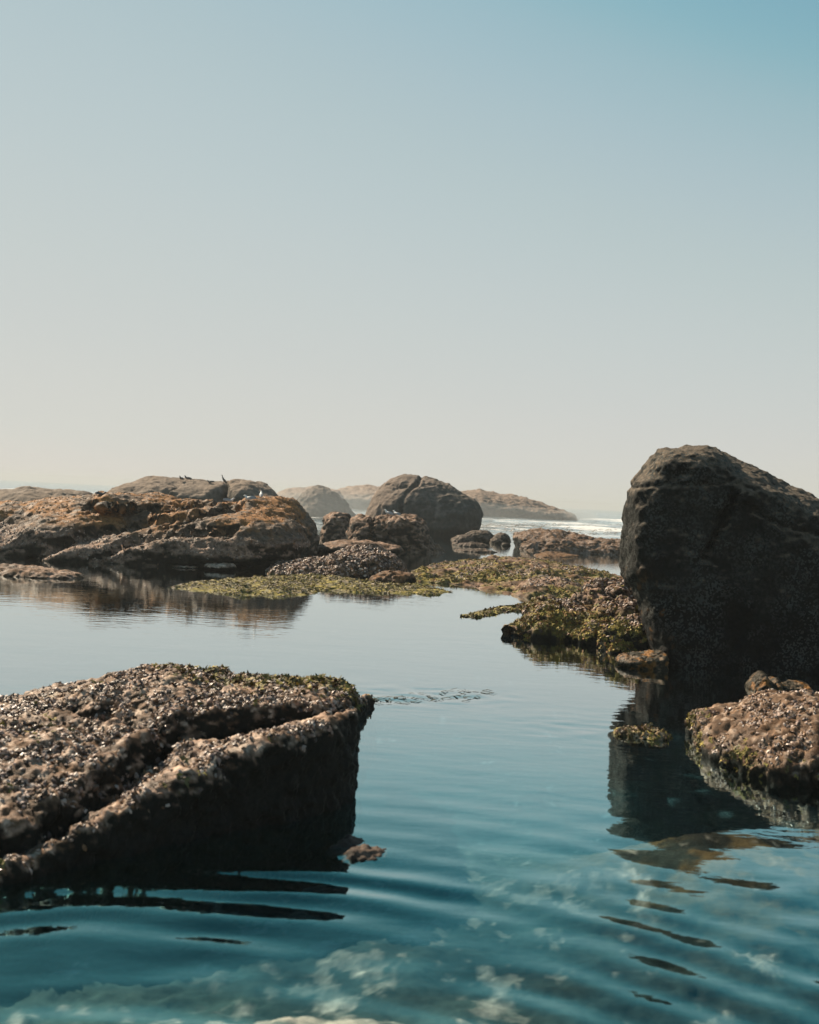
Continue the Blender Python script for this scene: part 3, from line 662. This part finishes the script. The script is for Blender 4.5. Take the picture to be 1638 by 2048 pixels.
blob('shore_rock', 'low dark rock awash at the left frame edge', [(90, 1156, 27.5, 75, 14, .8), (20, 1150, 28, 90, 18, 1)], .07, M_mid, paint_reef(), [(1.2, .1, 'f'), (4, .06, 'r')])
blob('shore_rock', 'tiny lit rock awash below the reef dome', [(440, 1133, 32.6, 32, 6, .5)], .06, M_mid, paint_reef(PALE, MAUVE), [(2, .05, 'f'), (5, .04, 'r')])
blob('shore_rock', 'thin lit rock awash beside the tiny one below the reef', [(372, 1134, 32.8, 26, 4, .4)], .06, M_mid, paint_reef(PALE, MAUVE), [(2, .04, 'f'), (5, .03, 'r')])
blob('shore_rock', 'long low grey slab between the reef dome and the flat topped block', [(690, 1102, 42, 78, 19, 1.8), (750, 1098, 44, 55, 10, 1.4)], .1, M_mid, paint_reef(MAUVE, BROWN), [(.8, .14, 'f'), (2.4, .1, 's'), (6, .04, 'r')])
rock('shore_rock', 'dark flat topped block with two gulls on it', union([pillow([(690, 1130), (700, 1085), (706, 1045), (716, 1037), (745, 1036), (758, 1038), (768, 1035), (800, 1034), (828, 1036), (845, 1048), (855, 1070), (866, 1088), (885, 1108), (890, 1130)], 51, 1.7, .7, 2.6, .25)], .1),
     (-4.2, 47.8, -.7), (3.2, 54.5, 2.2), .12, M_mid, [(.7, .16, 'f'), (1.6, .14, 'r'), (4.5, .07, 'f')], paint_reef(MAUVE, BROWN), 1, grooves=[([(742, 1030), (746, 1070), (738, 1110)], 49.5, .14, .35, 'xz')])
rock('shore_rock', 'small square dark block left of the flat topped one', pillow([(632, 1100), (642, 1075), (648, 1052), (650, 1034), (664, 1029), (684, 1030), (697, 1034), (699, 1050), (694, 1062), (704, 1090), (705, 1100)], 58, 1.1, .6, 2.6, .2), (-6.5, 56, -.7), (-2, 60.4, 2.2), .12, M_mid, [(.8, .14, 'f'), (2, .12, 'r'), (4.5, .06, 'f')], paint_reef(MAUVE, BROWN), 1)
def paint_mid(V, Nn):
    n1 = fbm(V * .6, 4); n2 = fbm(V * 2, 4)
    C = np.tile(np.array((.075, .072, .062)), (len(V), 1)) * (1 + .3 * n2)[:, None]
    C = mixc(C, (.17, .135, .11), ss(.1, .6, Nn[:, 2] * .6 - Nn[:, 0] * .7 + .3 * n1)); C = mixc(C, (.03, .03, .026), ss(.7, .2, V[:, 2] + .2 * n1))  # sunlight painted in: lighter on the top and left side
    return C.clip(.01, .5)
rock('boulder', 'big rounded granite boulder with a crack, standing far off in the centre', pillow([(745, 1110), (731, 1060), (730, 1038), (734, 1010), (747, 986), (774, 963), (803, 951), (840, 950), (868, 957), (892, 968), (926, 983), (950, 995), (962, 1010), (965, 1030), (961, 1052), (948, 1072), (930, 1100), (880, 1120), (800, 1120)], 75.5, 3.3, 3.2, 2.1, .25),
     (-4.2, 71, -1), (6.6, 80.5, 4.6), .17, M_far, [(.22, .25, 'f'), (.8, .12, 'f'), (3, .05, 'f')], paint_mid, 1, cat='boulder', grooves=[([(845, 950), (835, 966), (812, 985), (803, 1003), (800, 1050)], 73, .12, .22, 'xz'), ([(775, 966), (800, 975), (870, 968)], 74, .1, .12, 'xz')])
P_GR = paint_reef((.12, .09, .07), (.05, .038, .028), sc_=.9)
for lab, parts in (('humped dark rock in the surf right of the far round boulder', [(958, 1078, 68, 30, 16, 1.0), (928, 1082, 67.5, 24, 9, .8)]),
                   ('wedge shaped dark rock with a lit left flank beside the humped one', [(1004, 1081, 66, 16, 14, .7), (994, 1085, 65.5, 14, 8, .6)]),
                   ('low dark rock in front of the humped and wedge shaped rocks', [(945, 1094, 59, 34, 7, .7), (914, 1090, 60, 9, 9, .5)]),
                   ('flat dark rock awash right of the flat topped block', [(950, 1107, 53, 46, 6, .7)]),
                   ('tiny dark rock in open water left of the long shelf rock', [(1011, 1091, 62, 8, 5, .25)])):
    blob('shore_rock', lab, parts, .11, M_mid, P_GR, D_SM, k=.05)
rock('shelf_rock', 'long layered brown shelf rock sloping right behind the reef flat', pillow([(1020, 1124), (1030, 1104), (1036, 1094), (1030, 1075), (1038, 1067), (1060, 1066), (1085, 1066), (1095, 1063), (1120, 1069), (1160, 1075), (1200, 1080), (1260, 1083), (1330, 1089), (1420, 1104), (1420, 1129)], 60, 2.6, .7, 2.2, .9), (4.5, 56, -.7), (17.5, 65, 1.9), .13, M_mid,
     [(.7, .16, 'f'), (1.6, .14, 's'), (3, .10, 'r'), (7, .04, 'f')], paint_reef((.19, .14, .11), BROWN), 1)
fl = flat('reef_flat', 'patch of orange brown weed awash in front of the long shelf rock', [(1065, 1110), (1090, 1106), (1130, 1108), (1160, 1113), (1120, 1116), (1080, 1115)], .08, .12, paint_reef((.14, .08, .04), (.10, .055, .028), base=(.09, .05, .026)), [(2, .06, 'f'), (5, .07, 'r')], .05, .5)

# left background slabs, far rocks and islets
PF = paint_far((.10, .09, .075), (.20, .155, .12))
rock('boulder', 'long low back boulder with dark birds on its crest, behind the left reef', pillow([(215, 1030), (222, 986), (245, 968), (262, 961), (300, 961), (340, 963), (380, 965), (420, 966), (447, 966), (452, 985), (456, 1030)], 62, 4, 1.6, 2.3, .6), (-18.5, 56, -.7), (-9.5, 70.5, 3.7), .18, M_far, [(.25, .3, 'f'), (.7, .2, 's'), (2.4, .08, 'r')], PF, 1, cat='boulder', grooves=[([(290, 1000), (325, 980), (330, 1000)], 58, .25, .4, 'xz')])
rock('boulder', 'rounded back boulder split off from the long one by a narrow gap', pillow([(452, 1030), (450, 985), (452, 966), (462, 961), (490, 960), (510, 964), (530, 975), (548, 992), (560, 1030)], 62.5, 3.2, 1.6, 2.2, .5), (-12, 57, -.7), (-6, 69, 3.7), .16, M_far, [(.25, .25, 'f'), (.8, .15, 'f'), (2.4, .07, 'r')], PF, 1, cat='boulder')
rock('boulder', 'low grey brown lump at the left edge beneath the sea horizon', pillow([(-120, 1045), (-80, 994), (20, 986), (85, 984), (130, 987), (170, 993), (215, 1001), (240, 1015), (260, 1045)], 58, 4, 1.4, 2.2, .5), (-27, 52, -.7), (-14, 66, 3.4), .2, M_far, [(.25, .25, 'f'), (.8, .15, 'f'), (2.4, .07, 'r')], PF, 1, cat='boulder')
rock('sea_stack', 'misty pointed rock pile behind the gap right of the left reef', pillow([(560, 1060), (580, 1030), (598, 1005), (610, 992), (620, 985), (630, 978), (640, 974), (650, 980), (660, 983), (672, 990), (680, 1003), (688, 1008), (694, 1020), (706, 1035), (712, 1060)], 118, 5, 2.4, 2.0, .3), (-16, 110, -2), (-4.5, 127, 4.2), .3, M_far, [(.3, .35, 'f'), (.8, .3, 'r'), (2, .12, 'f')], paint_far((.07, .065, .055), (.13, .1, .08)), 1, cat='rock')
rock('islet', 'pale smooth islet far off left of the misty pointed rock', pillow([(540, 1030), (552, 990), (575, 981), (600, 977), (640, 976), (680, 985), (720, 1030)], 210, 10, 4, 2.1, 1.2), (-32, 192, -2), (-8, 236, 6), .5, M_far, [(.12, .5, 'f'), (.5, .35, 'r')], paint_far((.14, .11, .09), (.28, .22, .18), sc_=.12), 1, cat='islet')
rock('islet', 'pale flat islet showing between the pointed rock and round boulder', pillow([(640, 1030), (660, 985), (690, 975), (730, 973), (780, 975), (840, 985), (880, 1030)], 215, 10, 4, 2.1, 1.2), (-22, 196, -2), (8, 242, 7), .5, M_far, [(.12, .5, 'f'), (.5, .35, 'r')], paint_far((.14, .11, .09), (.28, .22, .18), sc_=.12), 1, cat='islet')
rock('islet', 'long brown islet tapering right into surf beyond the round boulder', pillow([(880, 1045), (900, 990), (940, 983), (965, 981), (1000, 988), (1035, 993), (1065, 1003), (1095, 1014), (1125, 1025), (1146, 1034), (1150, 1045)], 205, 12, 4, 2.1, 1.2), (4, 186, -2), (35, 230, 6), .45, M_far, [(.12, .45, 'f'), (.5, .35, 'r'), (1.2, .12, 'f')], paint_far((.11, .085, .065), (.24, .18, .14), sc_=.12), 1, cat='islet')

# ------------------------------------------------------------------ birds
def bird_mesh(kind):
    # one continuous body: rings along a spine from tail to bill (x forward, z up)
    if kind == 'stand':   sp_ = [(-.26, .17, .012, .008), (-.17, .20, .035, .022), (-.08, .225, .062, .060), (.02, .25, .070, .075), (.09, .285, .058, .064), (.125, .33, .036, .040), (.14, .365, .034, .036), (.165, .385, .032, .033), (.19, .383, .018, .020), (.205, .378, .010, .011), (.25, .370, .003, .004)]
    elif kind == 'sit':   sp_ = [(-.27, .10, .010, .008), (-.18, .105, .035, .022), (-.08, .09, .068, .062), (.02, .09, .075, .078), (.10, .115, .060, .062), (.135, .16, .036, .040), (.15, .19, .034, .036), (.172, .205, .032, .033), (.197, .203, .018, .020), (.212, .198, .010, .011), (.258, .19, .003, .004)]
    else:                 sp_ = [(-.24, .06, .014, .008), (-.17, .13, .030, .022), (-.11, .22, .060, .060), (-.05, .31, .066, .068), (.0, .40, .050, .052), (.02, .47, .028, .030), (.025, .53, .024, .026), (.04, .575, .026, .028), (.075, .585, .018, .018), (.095, .585, .009, .010), (.15, .583, .003, .004)]
    V = []; F = []; n = 10
    sp_ = np.array(sp_)
    for i, (x, z, wy, wz) in enumerate(sp_):
        t = sp_[min(i + 1, len(sp_) - 1), :2] - sp_[max(i - 1, 0), :2]; t = t / np.linalg.norm(t); nn = np.array([-t[1], t[0]])
        for k in range(n):
            a_ = 2 * math.pi * k / n
            V.append((x + nn[0] * wz * math.sin(a_), wy * math.cos(a_), z + nn[1] * wz * math.sin(a_)))
    for i in range(len(sp_) - 1):
        for k in range(n):
            F.append((i * n + k, i * n + (k + 1) % n, (i + 1) * n + (k + 1) % n, (i + 1) * n + k))
    V, F = subdiv(np.array(V, float), np.array(F)); return V, F, sp_
def wing_mesh(sp_, side, kind):
    # folded wing: a curved shell lying along the flank, its tip crossing over the tail
    b, m_, e_ = sp_[4], sp_[3], sp_[0]
    V = []; F = []; nu, nv = 8, 5
    for i in range(nu):
        u = i / (nu - 1); c = np.array([b[0] * (1 - u) + (e_[0] - .05) * u, 0, (b[1] + .01) * (1 - u) + (e_[1] + .03) * u])
        j = 1 + u * 3; k = 4 - u * 3.6; kk = int(k); fr_ = k - kk; wy = sp_[kk, 2] * (1 - fr_) + sp_[min(kk + 1, 10), 2] * fr_
        hgt = .085 * math.sin(math.pi * min(1, .18 + .82 * (1 - u) ** .8)) + .012
        for q in range(nv):
            v_ = q / (nv - 1)
            V.append((c[0], side * (wy * 1.06 * math.sin(.35 + 1.35 * v_) + .006), c[2] + hgt * (.75 - 1.3 * v_)))
    for i in range(nu - 1):
        for q in range(nv - 1):
            f_ = (i * nv + q, i * nv + q + 1, (i + 1) * nv + q + 1, (i + 1) * nv + q); F.append(f_)
    return np.array(V), np.array(F)
def flatmat(name, col, rough=.6):
    ma, t, out, N, L = nodes(name); b = N('BsdfPrincipled'); b.inputs['Roughness'].default_value = rough
    nz = N('TexNoise'); nz.inputs['Scale'].default_value = 30; cr_ = N('Mix', data_type='RGBA'); L(nz.outputs['Fac'], cr_.inputs['Factor'])
    cr_.inputs['A'].default_value = (*[c * .8 for c in col], 1); cr_.inputs['B'].default_value = (*[min(1, c * 1.2) for c in col], 1)
    L(cr_.outputs['Result'], b.inputs['Base Color']); L(b.outputs[0], out.inputs['Surface']); return ma
B_WHITE = flatmat('white_plumage', (.72, .72, .70)); B_GREY = flatmat('grey_plumage', (.28, .30, .32)); B_DARK = flatmat('dark_plumage', (.03, .03, .032)); B_DGREY = flatmat('slate_plumage', (.07, .075, .08)); B_LEG = flatmat('bird_leg', (.12, .05, .03))
def ground_at(x, y):
    hit = SC.ray_cast(bpy.context.evaluated_depsgraph_get(), Vector((x, y, 12)), Vector((0, 0, -1)))
    return hit[1].z if hit[0] else 0
bpy.context.view_layer.update()
def place(px, py, target):
    src = ROCKS[target]; V, Nn = src[1], src[3]      # the spot of that rock nearest the sight line through the feet
    d = ray(px, py); d = d / np.linalg.norm(d); q = V - (0, 0, CAM_H); t = q @ d; e = np.linalg.norm(q - t[:, None] * d, axis=1)
    e = e + 10 * (Nn[:, 2] < .25) + .02 * (t - t.min())
    return V[np.argmin(e)]
def bird(px, py, target, kind, body, wing, heading, size, label, grp=None):
    p = place(px, py, target)
    root = bpy.data.objects.new('bird' if kind != 'tall' else 'cormorant', None); COL.objects.link(root); root.empty_display_size = .1
    root.location = (p[0], p[1], p[2] - .015); root.rotation_euler = (0, 0, R(heading)); root.scale = (size * .8,) * 3
    tag(root, label, 'bird', grp)
    V, F, sp_ = bird_mesh(kind); link('body', to_mesh('body', V, F), body, parent=root)
    if kind != 'sit': pass
    for s_ in (1, -1):
        v, f = wing_mesh(sp_, s_, kind); v, f = subdiv(v, f); link('wing', to_mesh('wing', v, f), wing, parent=root)
    for s_ in (1, -1):
        x0, z0 = (.0, sp_[3, 1] - .05) if kind != 'tall' else (-.06, .2)
        v = []; f = []
        for i, z in enumerate((z0, z0 * .5, .012)):
            for k in range(5):
                v.append((x0 + .008 * math.cos(k * 1.2566), s_ * .028 + .008 * math.sin(k * 1.2566), z))
        for i in range(2):
            for k in range(5): f.append((i * 5 + k, i * 5 + (k + 1) % 5, (i + 1) * 5 + (k + 1) % 5, (i + 1) * 5 + k))
        k0_ = len(v); v += [(x0 - .012, s_ * .028, .012), (x0 + .055, s_ * .028 - .028, .004), (x0 + .06, s_ * .028, .006), (x0 + .055, s_ * .028 + .028, .004)]; f.append((k0_, k0_ + 1, k0_ + 2, k0_ + 3))
        link('leg', to_mesh('leg', np.array(v), np.array(f)), B_LEG, parent=root)
    return root
LR = 'long domed reef with orange brown crown across the left of the pool'
LB = 'long low back boulder with dark birds on its crest, behind the left reef'
FB = 'dark flat topped block with two gulls on it'
bird(204, 991, LR, 'sit', B_DGREY, B_DGREY, 5, .85, 'dark gull resting on the left reef\'s crown, looking right')
bird(361, 963, LB, 'stand', B_DARK, B_DARK, 250, 1.15, 'small dark bird upright on the back boulder, left of a similar pair')
bird(374, 964, LB, 'stand', B_DARK, B_DARK, 165, 1.2, 'dark bird facing left on the back boulder, right of a similar pair')
bird(420, 966, LB, 'sit', B_DGREY, B_DARK, 180, 1.0, 'grey bird lying low on the back boulder left of the cormorant')
bird(445, 967, LB, 'tall', B_DARK, B_DARK, 200, 1.15, 'upright dark cormorant at the right end of the long back boulder')
bird(522, 1001, LR, 'stand', B_WHITE, B_GREY, 100, 1.1, 'white gull standing tallest on the right part of the left reef')
bird(497, 1001, LR, 'sit', B_WHITE, B_GREY, 160, 1.1, 'white gull resting on the reef, left of the tallest standing gull')
bird(460, 999, LR, 'sit', B_WHITE, B_GREY, 20, .95, 'white gull sitting low on the reef near the gap in the back boulders')
bird(776, 1035, FB, 'stand', B_WHITE, B_GREY, 150, 1.25, 'left one of two pale gulls on the flat topped block')
bird(792, 1035, FB, 'stand', B_WHITE, B_GREY, 140, 1.15, 'right one of two pale gulls on the flat topped block')

# ------------------------------------------------------------------ loose kelp in the surf
v_, f_, c_ = [], [], []; r = np.random.default_rng(21)
for i in range(420):
    p = W(r.uniform(940, 1250), 1050 + abs(r.normal()) * 12) if i < 300 else W(r.uniform(1040, 1240), r.uniform(1042, 1075))
    l, wd, a_ = r.uniform(.25, .9), r.uniform(.05, .14), r.uniform(-.5, .5)
    d = np.array([math.cos(a_), math.sin(a_), 0]); s_ = np.array([-d[1], d[0], 0]) * wd; k = len(v_); h = r.uniform(.05, .28)
    v_ += [p - d * l - s_, p - d * l + s_, p + s_ + (0, 0, h), p - s_ + (0, 0, h), p + d * l + (0, 0, .02)]
    f_ += [(k, k + 1, k + 2), (k, k + 2, k + 3), (k + 3, k + 2, k + 4)]
me = to_mesh('floating_kelp', np.array(v_) + (0, 0, .05), np.array(f_), False); set_col(me, np.tile((.07, .05, .03), (len(v_), 1)))
tag(link('floating_kelp', me, M_weed), 'dark kelp fronds drifting in the white surf beyond the shelf rock', 'kelp', kind='stuff')

v_, f_ = [], []
for i in range(70):
    q = r.uniform(0, 1); p = W(745 + 240 * q + r.normal() * 8, 1402 - 14 * q + r.normal() * 5)
    l, wd, a_ = r.uniform(.03, .10), r.uniform(.008, .02), r.uniform(-.6, .6)
    d = np.array([math.cos(a_), math.sin(a_), 0]); s_ = np.array([-d[1], d[0], 0]) * wd; k = len(v_); h = r.uniform(.005, .02)
    v_ += [p - d * l - s_, p - d * l + s_, p + s_ + (0, 0, h), p - s_ + (0, 0, h), p + d * l + (0, 0, -.01)]
    f_ += [(k, k + 1, k + 2), (k, k + 2, k + 3), (k + 3, k + 2, k + 4)]
me = to_mesh('floating_weed', np.array(v_), np.array(f_), False); set_col(me, np.tile((.025, .03, .02), (len(v_), 1)))
tag(link('floating_weed', me, M_weed), 'thin dark weed bits breaking the surface off the mussel slab\'s tip', 'weed', kind='stuff')

# ------------------------------------------------------------------ air: even sea haze, and thicker spray drifting over the surf
def volbox(name, V, F, dens, label):
    me = bpy.data.meshes.new(name); me.from_pydata(V, [], F); me.update()
    ma, t, out, N, L = nodes(name); pv = N('VolumePrincipled'); pv.inputs['Density'].default_value = dens
    pv.inputs['Color'].default_value = (.52, .54, .54, 1); pv.inputs['Anisotropy'].default_value = .1
    L(pv.outputs[0], out.inputs['Volume'])
    return tag(link(name, me, ma), label, 'haze', kind='stuff')
x0, x1, y0, y1, z0, z1 = -1700, 1700, -12, 1700, -11, 9.5
volbox('haze', [(x0, y0, z0), (x1, y0, z0), (x1, y1, z0), (x0, y1, z0), (x0, y0, z1), (x1, y0, z1), (x1, y1, z1), (x0, y1, z1)],
       [(0, 3, 2, 1), (4, 5, 6, 7), (0, 1, 5, 4), (1, 2, 6, 5), (2, 3, 7, 6), (3, 0, 4, 7)], .0007, 'thin pale sea haze over the whole shore')


def spray(cx_, cy_, cz_, rx_, ry_, rz_, dens, label):
    bm = bmesh.new(); bmesh.ops.create_icosphere(bm, subdivisions=3, radius=1)
    V = [(v.co.x * rx_, v.co.y * ry_, v.co.z * rz_) for v in bm.verts]; F = [[v.index for v in f.verts] for f in bm.faces]; bm.free()
    o = volbox('sea_spray', V, F, dens, label); o.location = (cx_, cy_, cz_); o['category'] = 'spray'; return o
spray(-9.5, 98, 1.2, 9, 13, 2.6, .010, 'pale spray drifting low in front of the misty pointed rock')
spray(-2, 150, .5, 30, 30, 2.4, .005, 'thin spray hanging over the surf before the far islets')
c = A(1150, 1030, 200); spray(c[0], 199, .6, 4.5, 3, 1.6, .10, 'white spray bursting at the right tip of the long islet')
